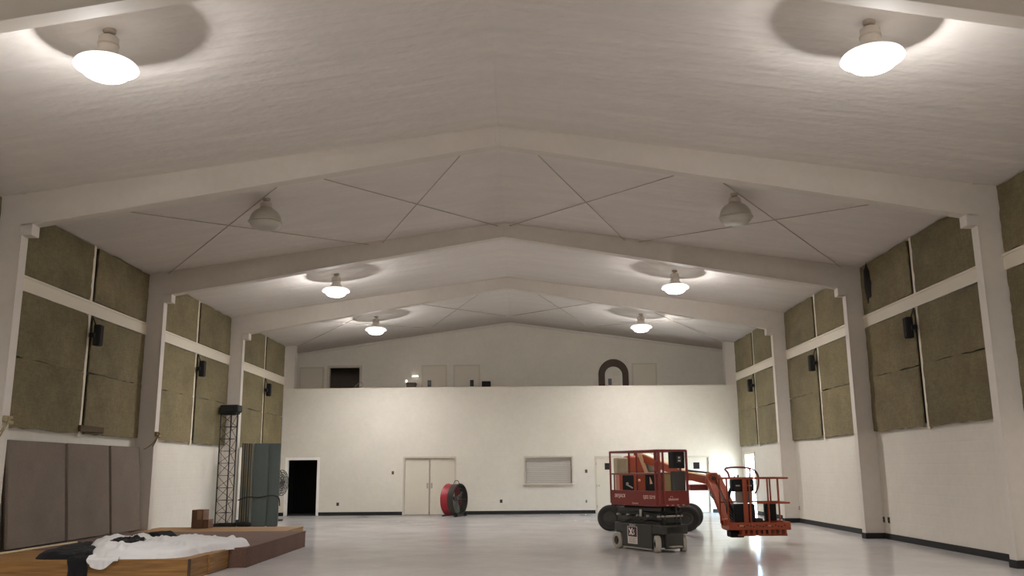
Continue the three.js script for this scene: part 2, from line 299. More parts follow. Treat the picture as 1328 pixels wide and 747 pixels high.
// ---------------------------------------------------------------- windows behind burlap panels
const YB = 2.40, YS = 4.84, YT = 5.13, YM = 3.64;
const bays = [[8.6, 14.68, 11.9], [14.68, 20.92, 18.1], [20.92, 27.16, 24.3], [27.16, 33.72, 30.95]];
const bayName = ['bay under the glaring lamps', 'cross-braced bay', 'bay before the lattice tower column', 'bay touching the back wall'];
const sideName = (s) => s < 0 ? 'stage-side wall' : 'lift-side wall';
function sheet(s, d0, d1, y0, y1, off, wob) {          // quilted burlap sheet standing off the wall, uneven edges
  const nx = 14, ny = 12, g = new THREE.BoxGeometry(0.03, y1 - y0, d1 - d0, 1, ny, nx), p = g.attributes.position, k = rr(0, 50);
  for (let i = 0; i < p.count; i++) {
    let x = p.getX(i), y = p.getY(i), z = p.getZ(i); const u = z / (d1 - d0) + 0.5, v = y / (y1 - y0) + 0.5, ed = Math.min(u, 1 - u, v, 1 - v);
    const b = (noise(k + u * 3.2, k + v * 4.1, 999, 999, 5) - 0.5) * wob + (noise(k + u * 9, k + v * 11, 999, 999, 6) - 0.5) * wob * 0.45;
    if (ed < 0.01) { y += (noise(k + u * 12, v * 3, 999, 999, 7) - 0.5) * 0.035; z += (noise(u * 3, k + v * 12, 999, 999, 8) - 0.5) * 0.03; }
    p.setXYZ(i, x + b * Math.min(1, ed * 8 + 0.25), y, z);
  }
  g.translate(s * (W - off), (y0 + y1) / 2, -(d0 + d1) / 2); g.computeVertexNormals(); const h = flat(g);
  const hp = h.attributes.position, uv = h.attributes.uv; for (let i = 0; i < hp.count; i++) uv.setXY(i, hp.getZ(i) + k, hp.getY(i) + k * 0.7); return h;
}
let win = 2, trim = 2;
for (const s of [-1, 1]) bays.forEach(([a, b, m], i) => {
  const d0 = a + FT + 0.06, d1 = (i === 3 ? DB : b) - 0.06, x0 = s * W, top = EAVE - 0.03;
  struct(`window_${win++}`, [bx(x0, x0 - s * 0.012, YB + 0.06, YS, d0 + 0.05, d1 - 0.05), bx(x0, x0 - s * 0.012, YT, top, d0 + 0.05, d1 - 0.05)], mGlassDark);
  struct(`trim_${trim++}`, [bx(x0, x0 - s * 0.06, YS, YT, d0 - 0.06, d1 + 0.06), bx(x0, x0 - s * 0.075, YS + 0.24, YS + 0.27, d0 - 0.06, d1 + 0.06)], mTrim);
  struct(`trim_${trim++}`, [bx(x0, x0 - s * 0.05, YB - 0.06, YS, m - 0.055, m + 0.055), bx(x0, x0 - s * 0.05, YT, top + 0.03, m - 0.055, m + 0.055)], mTrim);
  for (const half of [0, 1]) {
    const p0 = half ? m + 0.16 : d0, p1 = half ? d1 : m - 0.06, hn = half ? 'loft-side half' : 'far-from-loft half', mm = (i + half) % 2 ? mBurlapB : mBurlap;
    const wob = s > 0 && i === 1 && !half ? 0.05 : 0.03, wobFar = s > 0 && i === 1 && half ? 0.075 : wob;
    const u = thing('burlap_panel', `upper olive burlap panel, ${hn}, ${bayName[i]}, ${sideName(s)}`, 'wall panel', [x0 - s * 0.045, YT, (p0 + p1) / 2], 'upper burlap panels');
    mesh('fabric_sheet', local(sheet(s, p0, p1, YT + 0.015, top, 0.045, wob), u), mm, u);
    if (s > 0 && i === 1 && half) mesh('torn_flap', local((() => { const g = new THREE.SphereGeometry(1, 12, 8); const p = g.attributes.position; for (let q = 0; q < p.count; q++) { const r = 0.75 + 0.5 * noise(p.getY(q) * 3 + 9, p.getZ(q) * 3 + 4, 99, 99, 3); p.setXYZ(q, p.getX(q) * 0.03 * r, p.getY(q) * 0.42 * r, p.getZ(q) * 0.2 * r); } g.computeVertexNormals(); g.translate(W - 0.07, 5.82, -p1 + 0.42); return g; })(), u), mBlackSoft, u).userData.label = 'dark torn flap of fabric';
    const l = thing('burlap_panel', `lower seamed burlap panel, ${hn}, ${bayName[i]}, ${sideName(s)}`, 'wall panel', [x0 - s * 0.045, YB, (p0 + p1) / 2], 'lower burlap panels');
    mesh('fabric_sheet', local(sheet(s, p0, p1, YM + 0.006, YS - 0.02, 0.045, wobFar), l), mm, l);
    mesh('fabric_sheet', local(sheet(s, p0, p1, YB, YM - 0.006, 0.05, wobFar), l), mm, l);
  }
  // small black speaker hung on the middle post
  if (i > 0) {
    const sp = thing('wall_speaker', `small black speaker on the middle post, ${bayName[i]}, ${sideName(s)}`, 'speaker', [s * (W - 0.27), 4.2, m + 0.13], 'wall speakers');
    mesh('cabinet', local(rb(s * (W - 0.14), s * (W - 0.28), 4.2, 4.64, m + 0.02, m + 0.19, 0.02), sp), mBlack, sp);
    mesh('grille', local(rb(s * (W - 0.275), s * (W - 0.29), 4.22, 4.62, m + 0.035, m + 0.175, 0.006), sp), mBlackSoft, sp);
    mesh('bracket', local(rb(s * (W - 0.09), s * (W - 0.2), 4.36, 4.46, m - 0.06, m + 0.06, 0.01), sp), mBlack, sp);
    mesh('cable', local(bar(V(s * (W - 0.16), 4.6, m + 0.1), V(s * (W - 0.08), 4.83, m + 0.07), 0.012), sp), mBlack, sp);
  }
});
// rusty clamps on two stage-side columns and a loose batten
const mClamp = mat(new THREE.Color('#7d6d50'), 0.8), mRope = mat(new THREE.Color('#9a8d6e'), 0.9);
for (const [x, y, d, m, lb] of [[-8.18, 2.5, 14.7, mRope, 'pale rope clamp tied round the column by the leaning grey panels'], [-8.19, 2.5, 20.94, mClamp, 'brown clamp on the column between two burlap bays']]) {
  const o = thing('column_clamp', lb, 'clamp', [x, y, d]);
  const l = (g) => local(g, o);
  mesh('jaw', l(merged([rb(x - 0.03, x + 0.05, y - 0.05, y + 0.05, d - 0.04, d + 0.06, 0.02), rb(x + 0.02, x + 0.08, y - 0.09, y - 0.03, d + 0.0, d + 0.16, 0.025), rb(x + 0.02, x + 0.07, y + 0.0, y + 0.05, d + 0.0, d + 0.15, 0.025)])), m, o);
  mesh('screw', l(bar(V(x - 0.03, y - 0.3, d - 0.04), V(x + 0.09, y + 0.02, d + 0.02), 0.014)), m, o);
  mesh('tail', l(pipe([V(x + 0.04, y - 0.05, d - 0.03), V(x + 0.0, y - 0.18, d - 0.05), V(x - 0.1, y - 0.28, d - 0.04), V(x - 0.24, y - 0.36, d - 0.03)], 0.01, 12)), m, o);
}
single('wood_batten', rb(-W + 0.07, -W + 0.13, 2.44, 2.56, 17.98, 19.0, 0.008), mat(new THREE.Color('#5c4a22'), 0.8, { map: woodTone }), 'short brown wooden batten across the foot of a middle post', 'batten');

// ---------------------------------------------------------------- outlets and switches
const mPlate = mat(new THREE.Color('#cfc8ba'), 0.5), mPlateDark = mat(new THREE.Color('#4d463c'), 0.5);
function outletBack(x, y, dark, label, group) {
  const o = thing('wall_outlet', label, 'outlet', [x, y - 0.06, DB], group);
  mesh('plate', local(rb(x - 0.05, x + 0.05, y - 0.06, y + 0.06, DB - 0.012, DB, 0.004), o), dark ? mPlateDark : mPlate, o);
  for (const k of [-0.025, 0.025]) mesh('socket', local(rb(x - 0.025, x + 0.025, y + k - 0.018, y + k + 0.018, DB - 0.018, DB - 0.008, 0.004), o), mBlack, o);
}
outletBack(-6.4, 0.41, true, 'dark outlet on the back wall beside the dark doorway');
outletBack(-0.35, 0.47, true, 'dark outlet on the back wall beside the red drum fan');
outletBack(2.8, 0.44, false, 'pale outlet on the back wall below the light switch by the hatch');
for (const [x, lb] of [[-4.38, 'light switch beside the closed double door'], [2.82, 'light switch between the serving hatch and a door']]) {
  const o = thing('light_switch', lb, 'switch', [x, 1.47, DB]);
  mesh('plate', local(rb(x - 0.045, x + 0.045, 1.47, 1.59, DB - 0.012, DB, 0.004), o), mPlateDark, o); mesh('toggle', local(rb(x - 0.008, x + 0.008, 1.515, 1.545, DB - 0.03, DB - 0.01, 0.003), o), mBlack, o);
}
for (const [d, s, lb] of [[27.1, 1, 'pale outlet on the wall behind the lift basket'], [20.62, 1, 'dark outlet beside the column on the boom lift side'], [20.9, 1, 'small conduit box hugging the column on the boom lift side'], [21.75, -1, 'dark outlet on the wall beside the brown clamp column']]) {
  const o = thing('wall_outlet', lb, 'outlet', [s * W, 0.36, d]);
  const y = 0.42, x = s * W; mesh('plate', local(rb(x, x - s * 0.014, y - 0.065, y + 0.065, d - 0.05, d + 0.05, 0.004), o), d === 27.1 ? mPlate : mPlateDark, o);
  for (const k of [-0.028, 0.028]) mesh('socket', local(rb(x - s * 0.008, x - s * 0.02, y + k - 0.018, y + k + 0.018, d - 0.025, d + 0.025, 0.004), o), mBlack, o);
}

// ---------------------------------------------------------------- things on the loft
{
  const a = thing('storage_box', 'grey box on the loft beside a small white lamp', 'box', [-3.96, LOFT, 35.5]);
  const l = (g) => local(g, a); mesh('body', l(rb(-4.14, -3.78, LOFT, 4.99, 35.3, 35.7, 0.02)), mat(new THREE.Color('#6f675b'), 0.7), a); mesh('lid', l(rb(-4.16, -3.76, 4.98, 5.05, 35.28, 35.72, 0.02)), mat(new THREE.Color('#5b544a'), 0.7), a);
  const b = thing('loft_speaker', 'black speaker cabinet on the loft beside a closed door', 'speaker', [-0.96, LOFT, 35.5]);
  const k = (g) => local(g, b); mesh('cabinet', k(rb(-1.13, -0.78, LOFT, 5.08, 35.3, 35.7, 0.02)), mBlack, b); mesh('grille', k(rb(-1.11, -0.8, 4.3, 5.06, 35.285, 35.3, 0.004)), mBlackSoft, b);
  // small lit wall lamp and its arm
  const c = thing('loft_lamp', 'small bright white lamp bar above the grey loft box', 'lamp', [-3.85, 5.32, DU]);
  const mTube = mat(rgb(1, 1, 1), 0.4, { emissive: rgb(1, 0.97, 0.9), emissiveIntensity: 4 });
  mesh('back_plate', local(rb(-4.0, -3.7, 5.3, 5.4, DU - 0.03, DU, 0.008), c), mPlate, c); mesh('lamp_tube', local(bar(V(-3.97, 5.35, DU - 0.06), V(-3.73, 5.35, DU - 0.06), 0.025), c), mTube, c);
  const pl = new THREE.PointLight(0xfff4e6, 0.08, 0, 2); pl.position.set(0, 0.03, 0.14); pl.castShadow = true; c.add(pl);
  const e = thing('loft_lamp', 'tiny round white lamp beside the grey loft box', 'lamp', [-4.2, 5.08, DU]);
  const bulb = new THREE.SphereGeometry(0.045, 16, 12); bulb.scale(0.8, 1.3, 0.8); bulb.translate(-4.2, 5.14, -DU + 0.08);
  mesh('bulb', local(bulb, e), mTube, e); mesh('holder', local(bar(V(-4.2, 5.09, DU), V(-4.2, 5.09, DU - 0.08), 0.02), e), mPlate, e);
  // dark arch with a door inside
  const ar = thing('wooden_arch', 'dark brown wooden arch framing a pale door on the loft', 'arch', [4.18, LOFT, DU]);
  const cx = 4.18, ro = 0.59, ri = 0.37, yc = 5.36, sh = new THREE.Shape();
  sh.moveTo(cx - ro, LOFT); sh.lineTo(cx - ro, yc); sh.absarc(cx, yc, ro, Math.PI, 0, true); sh.lineTo(cx + ro, LOFT); sh.lineTo(cx + ri, LOFT); sh.lineTo(cx + ri, yc - 0.05); sh.absarc(cx, yc - 0.05, ri, 0, Math.PI, false); sh.lineTo(cx - ri, LOFT); sh.closePath();
  const g = new THREE.ExtrudeGeometry(sh, { depth: 0.12, bevelEnabled: true, bevelSize: 0.012, bevelThickness: 0.012, bevelSegments: 2, curveSegments: 24 }); g.translate(0, 0, -DU + 0.0);
  mesh('frame', local(g, ar), mDarkWood, ar);
  const dl = mesh('door_leaf', local(rb(cx - ri + 0.005, cx + ri - 0.005, LOFT, yc + 0.3, DU - 0.03, DU, 0.005), ar), mat(new THREE.Color('#d9d2c4'), 0.5), ar);
  mesh('pane', local(rb(3.96, 4.1, 4.92, 5.18, DU - 0.045, DU - 0.028, 0.005), ar), mGlassDark, dl);
  for (const [y0, y1] of [[4.3, 5.22], [5.28, 5.5]]) mesh('panel', local(rb(4.14, 4.46, y0, y1, DU - 0.04, DU - 0.028, 0.008), ar), mDoor, dl);
  // stray cable coil on the parapet
  const cc = thing('cable_coil', 'loose dark cable coil hanging on the loft parapet', 'cable', [-5.75, MEZ + 0.035, DB + 0.08]);
  mesh('loop', local(pipe([V(-5.9, 4.71, DB + 0.05), V(-5.8, 4.85, DB + 0.1), V(-5.66, 4.92, DB + 0.12), V(-5.6, 4.8, DB + 0.08), V(-5.72, 4.71, DB + 0.05)], 0.012, 24, true), cc), mSteel, cc);
}

// ---------------------------------------------------------------- stage decks
const DH = 0.32;
function deck(name, label, x0, x1, d0, d1, h, mTop, mSide, mEnd, planks) {
  const o = thing(name, label, 'stage', [(x0 + x1) / 2, 0, (d0 + d1) / 2]); const l = (g) => muv(local(g, o));
  mesh('top', l(rb(x0, x1, h - 0.03, h, d0, d1, 0.006)), mTop, o);
  mesh('front_panel', l(bx(x0 + 0.01, x1 - 0.01, 0, h - 0.03, d0 + 0.006, d0 + 0.03)), mSide, o);
  mesh('back_panel', l(bx(x0 + 0.01, x1 - 0.01, 0, h - 0.03, d1 - 0.03, d1 - 0.006)), mSide, o);
  mesh('end_panel', l(bx(x1 - 0.03, x1 - 0.006, 0, h - 0.03, d0 + 0.03, d1 - 0.03)), mEnd, o);
  mesh('end_panel', l(bx(x0 + 0.006, x0 + 0.03, 0, h - 0.03, d0 + 0.03, d1 - 0.03)), mEnd, o);
  return o;
}
deck('stage_riser', 'brown carpeted stage riser beside the leaning grey panels', -8.3, -4.36, 15.72, 20.02, DH + 0.01, mCarpet, mCarpet, mCarpet);
{
  const o = deck('stage_riser', 'bare plywood stage riser piled with white cloth', -8.3, -4.68, 13.9, 15.7, DH, mPly, mPly, mPly);
  mesh('end_board', muv(local(rb(-4.69, -4.655, 0.02, DH - 0.01, 14.75, 15.69, 0.008), o)), mPly, o);
  mesh('edge_strip', local(rb(-4.7, -4.66, 0.0, DH, 13.89, 13.93, 0.008), o), mDarkWood, o);
}
deck('stage_riser', 'pale plywood stage riser behind the carpeted riser, carrying a cardboard box', -8.3, -4.85, 20.04, 21.85, DH, mPly, mPly, mPly);
single('wood_strip', beam(V(-8.14, DH + 0.02, 14.1), V(-8.02, DH + 0.02, 17.2), 0.05, 0.03, 0.006), mat(new THREE.Color('#d9c7a2'), 0.6), 'pale lumber strip lying at the foot of the grey panels', 'lumber');

// leaning grey acoustic panels, foot out from the wall, top against it
{
  const cuts = [[15.45, 17.4], [17.46, 19.22], [19.28, 20.72]], names = ['grey leaning acoustic panel next to the rope-clamped column', 'grey leaning acoustic panel in the middle of the three', 'grey leaning acoustic panel closest to the carpeted riser end'];
  cuts.forEach(([a, b], i) => {
    const o = thing('acoustic_panel', names[i], 'panel', [-8.45, DH, (a + b) / 2], 'leaning grey panels');
    const h = 1.86, th = 0.06, tilt = 0.09;
    const mk = (d0, d1, y0, y1, t0, t1, r) => { const g = rb(t0, t1, y0, y1, d0, d1, r); return g; };
    const place = (g) => { g.translate(0, 0, (a + b) / 2); g.rotateZ(tilt); return g; };
    mesh('cover', muv(place(mk(a, b, 0.005, h, -th / 2, th / 2, 0.015))), mGreyFabric, o);
    mesh('backing', place(mk(a + 0.01, b - 0.01, 0.01, h - 0.005, -th / 2 - 0.025, -th / 2, 0.004)), mDarkWood, o);
    o.position.y = DH + 0.012; o.position.x = -8.36 + 0.02 * i;
  });
}
// cardboard box on the back riser
{
  const o = thing('cardboard_box', 'brown cardboard boxes stacked by the foot of the lattice tower', 'box', [-7.2, DH, 21.5]); const mC = mat(new THREE.Color('#735440'), 0.85, { map: greyTone }), mC2 = mat(new THREE.Color('#94795a'), 0.8);
  mesh('carton', local(rb(-7.37, -7.1, DH, DH + 0.42, 21.35, 21.75, 0.008), o), mC, o).userData.label = 'tall brown carton';
  mesh('flap', local(rb(-7.24, -7.13, DH + 0.2, DH + 0.4, 21.34, 21.352, 0.003), o), mC2, o);
  single('carton', rb(-7.09, -6.97, DH, DH + 0.2, 21.35, 21.7, 0.008), mC, 'low brown carton against the taller cardboard box', 'box');
}

// ---------------------------------------------------------------- cloth piles on the bare riser
function inPoly(px, pd, poly) { let c = false, e = 9; for (let i = 0, j = poly.length - 1; i < poly.length; j = i++) { const [xi, yi] = poly[i], [xj, yj] = poly[j]; if ((yi > pd) !== (yj > pd) && px < ((xj - xi) * (pd - yi)) / (yj - yi) + xi) c = !c; const dx = xj - xi, dy = yj - yi, t = Math.max(0, Math.min(1, ((px - xi) * dx + (pd - yi) * dy) / (dx * dx + dy * dy))); e = Math.min(e, Math.hypot(px - xi - t * dx, pd - yi - t * dy)); } return c ? e : -e; }
const smooth = (poly, it = 2) => { let p = poly; for (let k = 0; k < it; k++) { const q = []; p.forEach((a, i) => { const b = p[(i + 1) % p.length]; q.push([a[0] * 0.75 + b[0] * 0.25, a[1] * 0.75 + b[1] * 0.25], [a[0] * 0.25 + b[0] * 0.75, a[1] * 0.25 + b[1] * 0.75]); }); p = q; } return p; };
const top = (x, d) => d < 15.71 ? DH : DH + 0.012;
function folds(x, d, k, ang) {                        // crumpled cloth: broad lumps, long creases, small wrinkles
  const u = x * Math.cos(ang) + d * Math.sin(ang), w = -x * Math.sin(ang) + d * Math.cos(ang), n = noise(u * 1.5 + k, w * 1.5 + k, 999, 999, 11);
  const ridge = (a, b, q) => 1 - Math.abs(2 * noise(a, b, 999, 999, q) - 1);
  const m = ridge(u * 4.2 + w * 1.4 + 2.6 * n + k, w * 1.3 + k, 13), f = ridge(u * 9 + 3 * n + k, w * 3.2 - u * 2 + k, 17), g = ridge(u * 5 - w * 8 + 4 * n + k, u * 4 + k, 19);
  return 0.34 * m ** 1.6 + 0.26 * n + 0.25 * f ** 1.5 + 0.15 * g ** 2;
}
function clothPile(poly, H, k, ang, base = top, step = 0.025) {
  const P = smooth(poly), xs = P.map((p) => p[0]), ds = P.map((p) => p[1]), x0 = Math.min(...xs) - step, x1 = Math.max(...xs) + step, d0 = Math.min(...ds) - step, d1 = Math.max(...ds) + step;
  const nx = Math.ceil((x1 - x0) / step), nd = Math.ceil((d1 - d0) / step), pos = [], idx = [], id = new Map();
  const hgt = (x, d) => { const e = inPoly(x, d, P); const r = Math.max(0, Math.min(1, e / 0.2)), s = Math.sqrt(r * (2 - r)); return base(x, d) + (e < 0 ? -0.012 : 0.004) + s * H * (0.3 + 0.7 * folds(x, d, k, ang)); };
  const vert = (i, j) => { const key = i * 5000 + j; if (!id.has(key)) { const x = x0 + i * step, d = d0 + j * step; id.set(key, pos.length / 3); pos.push(x, hgt(x, d), -d); } return id.get(key); };
  for (let i = 0; i < nx; i++) for (let j = 0; j < nd; j++) { const e = inPoly(x0 + (i + 0.5) * step, d0 + (j + 0.5) * step, P); if (e < -step) continue; const a = vert(i, j), b = vert(i + 1, j), c = vert(i + 1, j + 1), dd = vert(i, j + 1); idx.push(a, b, c, a, c, dd); }
  const g = new THREE.BufferGeometry(); g.setAttribute('position', new THREE.Float32BufferAttribute(pos, 3)); g.setIndex(idx); g.computeVertexNormals(); g.setAttribute('uv', new THREE.Float32BufferAttribute(new Float32Array(pos.length / 3 * 2), 2));
  return { g, hgt };
}
function drape(x0, x1, dTop, drop, k, amp = 0.03, taper = false) {       // cloth hanging over the front edge of the bare riser
  const n = 22, m = 26, pos = [], idx = [], L = dTop + drop;
  for (let j = 0; j <= m; j++) for (let i = 0; i <= n; i++) {
    const u = i / n, s = j / m * (dTop + drop * (taper ? 0.25 + 0.75 * Math.sin(Math.PI * Math.min(1, u * 1.15)) ** 0.8 : 1)); let x = x0 + (x1 - x0) * u + (noise(j * 0.2 + k, u * 4, 999, 999, 3) - 0.5) * 0.05, y, d; const w = (noise(u * 7 + k, s * 1.5, 999, 999, 4) - 0.5) * 2 * amp;
    if (s < dTop) { d = 13.9 + dTop - s; y = DH + 0.02 + 0.05 * Math.min(1, (dTop - s) * 4) + Math.abs(w); } else { y = DH + 0.02 - (s - dTop); d = 13.88 - 0.012 - Math.abs(w); }
    pos.push(x, y, -d);
  }
  for (let j = 0; j < m; j++) for (let i = 0; i < n; i++) { const a = j * (n + 1) + i; idx.push(a, a + n + 1, a + 1, a + 1, a + n + 1, a + n + 2); }
  const g = new THREE.BufferGeometry(); g.setAttribute('position', new THREE.Float32BufferAttribute(pos, 3)); g.setIndex(idx); g.computeVertexNormals(); g.setAttribute('uv', new THREE.Float32BufferAttribute(new Float32Array(pos.length / 3 * 2), 2)); return g;
}
const mWhiteCloth = mat(new THREE.Color('#dedcda'), 0.95, { side: THREE.DoubleSide }), mBlackCloth = mat(new THREE.Color('#060507'), 0.95, { side: THREE.DoubleSide });
{
  const black = clothPile([[-7.2, 14.15], [-6.9, 13.95], [-6.2, 13.95], [-6.1, 14.6], [-6.6, 15.6], [-7.3, 16.2], [-7.5, 15.4]], 0.16, 3.3, 0.3);
  const bk = thing('black_cloth', 'black cloth spilling over the front edge of the bare riser', 'cloth', [-6.9, DH, 14.6]);
  mesh('heap', local(black.g, bk), mBlackCloth, bk); mesh('hanging_end', local(drape(-6.52, -6.22, 0.4, 0.32, 8, 0.03), bk), mBlackCloth, bk);
  const w1 = clothPile([[-6.28, 13.93], [-5.3, 13.95], [-4.9, 14.0], [-4.8, 14.8], [-5.2, 15.6], [-5.7, 16.5], [-6.5, 16.7], [-7.2, 16.5], [-7.1, 15.6], [-6.5, 14.8]], 0.27, 12.1, 0.25);
  const wk = thing('white_cloth', 'white sheets bunched in a heap on the bare riser', 'cloth', [-5.8, DH, 15.2]);
  mesh('heap', local(w1.g, wk), mWhiteCloth, wk); mesh('hanging_corner', local(drape(-6.22, -5.75, 0.35, 0.16, 21, 0.04, true), wk), mWhiteCloth, wk);
  const w2 = clothPile([[-5.3, 15.0], [-4.85, 14.5], [-4.78, 15.5], [-4.44, 15.9], [-4.46, 16.3], [-5.1, 16.5], [-5.8, 16.9], [-5.9, 16.2]], 0.23, 31.7, -0.9);
  single('white_cloth', w2.g, mWhiteCloth, 'white cloth trailing across the carpeted riser corner', 'cloth');
  const b2 = clothPile([[-6.55, 14.85], [-6.2, 14.7], [-5.95, 15.1], [-6.0, 15.55], [-6.4, 15.5]], 0.07, 5.5, 0.8, (x, d) => w1.hgt(x, d) + 0.01);
  single('black_cloth', b2.g, mBlackCloth, 'round black cloth crumpled on top of the white heap', 'cloth');
  const b3 = clothPile([[-6.3, 16.1], [-5.9, 16.0], [-5.7, 16.25], [-6.1, 16.4]], 0.06, 9.5, 0.2, (x, d) => w1.hgt(x, d) + 0.01);
  single('black_cloth', b3.g, mBlackCloth, 'thin black cloth scrap at the back of the white heap', 'cloth');
}

// ---------------------------------------------------------------- lattice tower
{
  const cx = -8.25, cd = 26.45, o = thing('truss_tower', 'black lattice lighting tower with a lamp box on top', 'truss tower', [cx, 0, cd]); const l = (g) => local(g, o);
  const R = 0.27, legs = [-2.5, -0.35, 1.75].map((a) => [cx + R * Math.cos(a), cd + R * Math.sin(a)]), H = 3.32;
  mesh('base_plate', l(rb(cx - 0.3, cx + 0.33, 0, 0.03, cd - 0.33, cd + 0.33, 0.01)), mBlack, o);
  for (const [x, d] of legs) mesh('leg', l(bar(V(x, 0.03, d), V(x, H, d), 0.017, 8)), mBlack, o);
  const n = 9; for (let k = 0; k <= n; k++) for (let q = 0; q < 3; q++) {
    const [xa, da] = legs[q], [xb, db] = legs[(q + 1) % 3], y = 0.1 + k * (H - 0.15) / n;
    mesh('rung', l(bar(V(xa, y, da), V(xb, y, db), 0.007, 5)), mBlack, o);
    if (k < n) mesh('diagonal', l(bar(V(k % 2 ? xa : xb, y, k % 2 ? da : db), V(k % 2 ? xb : xa, y + (H - 0.15) / n, k % 2 ? db : da), 0.007, 5)), mBlack, o);
  }
  const head = mesh('lamp_box', l(rb(cx - 0.25, cx + 0.3, H + 0.02, H + 0.24, cd - 0.22, cd + 0.22, 0.05)), mBlack, o);
  mesh('mount', l(rb(cx - 0.29, cx + 0.24, H - 0.03, H + 0.04, cd - 0.2, cd + 0.2, 0.02)), mBlack, head);
  single('tool_bag', (() => { const g = new THREE.SphereGeometry(0.2, 16, 10); g.scale(1.2, 0.45, 0.7); g.translate(-7.8, 0.09, -26.85); return g; })(), mBlackSoft, 'dark soft bag on the floor between tower and folded tables', 'bag');
}
// ---------------------------------------------------------------- upright folded tables
const mTable = mat(new THREE.Color('#47504f'), 0.55, { map: greyTone }), mTableEdge = mat(new THREE.Color('#8d7d5c'), 0.6), mTableDark = mat(new THREE.Color('#23241f'), 0.6);
{
  for (let k = 0; k < 5; k++) {
    const x = -8.02 + k * 0.068, o = thing('folding_table', 'dark folding table stored upright, edge out, beside the lattice tower', 'table', [x, 0, 27.45], 'upright tables edge out');
    mesh('tabletop', rb(-0.03, 0.03, 0.02, 2.46 - 0.004 * k, -0.33, 0.33, 0.008), k % 2 ? mTableDark : mTable, o); o.children[0].castShadow = true;
    mesh('edge_band', rb(0.012, 0.026, 0.03, 2.45 - 0.004 * k, -0.338, -0.326, 0.003), mTableEdge, o); mesh('foot', rb(-0.028, 0.028, 0, 0.03, -0.3, 0.3, 0.005), mTableDark, o);
  }
  [[-7.66, -7.235, 27.14, 0.06, 'wide grey-green folding table stored upright with its face out, beside the edge-on tables'], [-7.25, -6.9, 27.23, -0.03, 'narrow grey-green folding table stored upright beside the small fan']].forEach(([a, b, d, yaw, lb]) => {
    const o = thing('folding_table', lb, 'table', [(a + b) / 2, 0, d]), w = (b - a) / 2; o.rotation.y = yaw;
    mesh('tabletop', rb(-w, w, 0.02, 2.45, -0.035, 0.035, 0.012), mTable, o); mesh('edge_band', rb(-w - 0.006, -w + 0.004, 0.02, 2.45, -0.03, 0.03, 0.003), mTableDark, o);
    mesh('folded_leg', [bar(new THREE.Vector3(-w + 0.06, 0.3, -0.06), new THREE.Vector3(-w + 0.06, 2.1, -0.06), 0.014), bar(new THREE.Vector3(w - 0.06, 0.3, -0.06), new THREE.Vector3(w - 0.06, 2.1, -0.06), 0.014)], mSteel, o);
    mesh('foot', rb(-w + 0.03, w - 0.03, 0, 0.03, -0.05, 0.05, 0.008), mTableDark, o);
  });
  single('tie_strap', pipe([V(-8.06, 0.78, 27.0), V(-7.85, 0.86, 27.05), V(-7.7, 0.87, 27.06), V(-7.45, 0.86, 27.07), V(-7.23, 0.9, 27.07), V(-7.0, 0.9, 27.1), V(-6.88, 0.84, 27.14), V(-6.85, 0.6, 27.18)], 0.018, 40), mBlack, 'black strap slung round the upright tables', 'strap');
}
// ---------------------------------------------------------------- small cage fan near the dark doorway
{
  const c = V(-7.78, 1.24, 30.5), o = thing('pedestal_fan', 'grey caged fan on a stand beside the dark doorway', 'fan', [-7.85, 0, 30.5]); const yaw = 1.28;
  const m4 = new THREE.Matrix4().makeRotationY(yaw).setPosition(c.x - o.position.x, c.y, c.z - o.position.z); const P = (g) => { g.applyMatrix4(m4); return g; };
  const mWire = mat(new THREE.Color('#2f2d2b'), 0.5), R = 0.42;
  for (const z of [-0.08, 0.1]) for (let k = 0; k < 5; k++) mesh('cage_ring', P((() => { const t = new THREE.TorusGeometry(R * (1 - 0.18 * k), 0.012, 6, 32); t.translate(0, 0, z * (1 + 0.06 * k)); return t; })()), mWire, o);
  for (let k = 0; k < 14; k++) { const a = k / 14 * Math.PI * 2; mesh('cage_spoke', P(pipe([new THREE.Vector3(0.06 * Math.cos(a), 0.06 * Math.sin(a), 0.14), new THREE.Vector3(R * 0.6 * Math.cos(a), R * 0.6 * Math.sin(a), 0.13), new THREE.Vector3(R * Math.cos(a), R * Math.sin(a), 0.09), new THREE.Vector3(R * Math.cos(a), R * Math.sin(a), -0.08)], 0.007, 10)), mWire, o); }
  for (let k = 0; k < 3; k++) mesh('blade', P((() => { const b = new RoundedBoxGeometry(0.3, 0.14, 0.012, 2, 0.005); b.rotateX(0.45); b.translate(0.2, 0, 0); b.rotateZ(k * 2.094); return b; })()), mWire, o);
  mesh('motor', P((() => { const b = new THREE.CylinderGeometry(0.08, 0.09, 0.22, 16); b.rotateX(Math.PI / 2); b.translate(0, 0, -0.16); return b; })()), mTableDark, o);
  mesh('pole', local(bar(V(-7.86, 0.05, 30.48), V(-7.86, 1.2, 30.48), 0.022), o), mTableDark, o); mesh('base', local(bar(V(-7.86, 0, 30.48), V(-7.86, 0.05, 30.48), 0.26, 24), o), mTableDark, o);
}
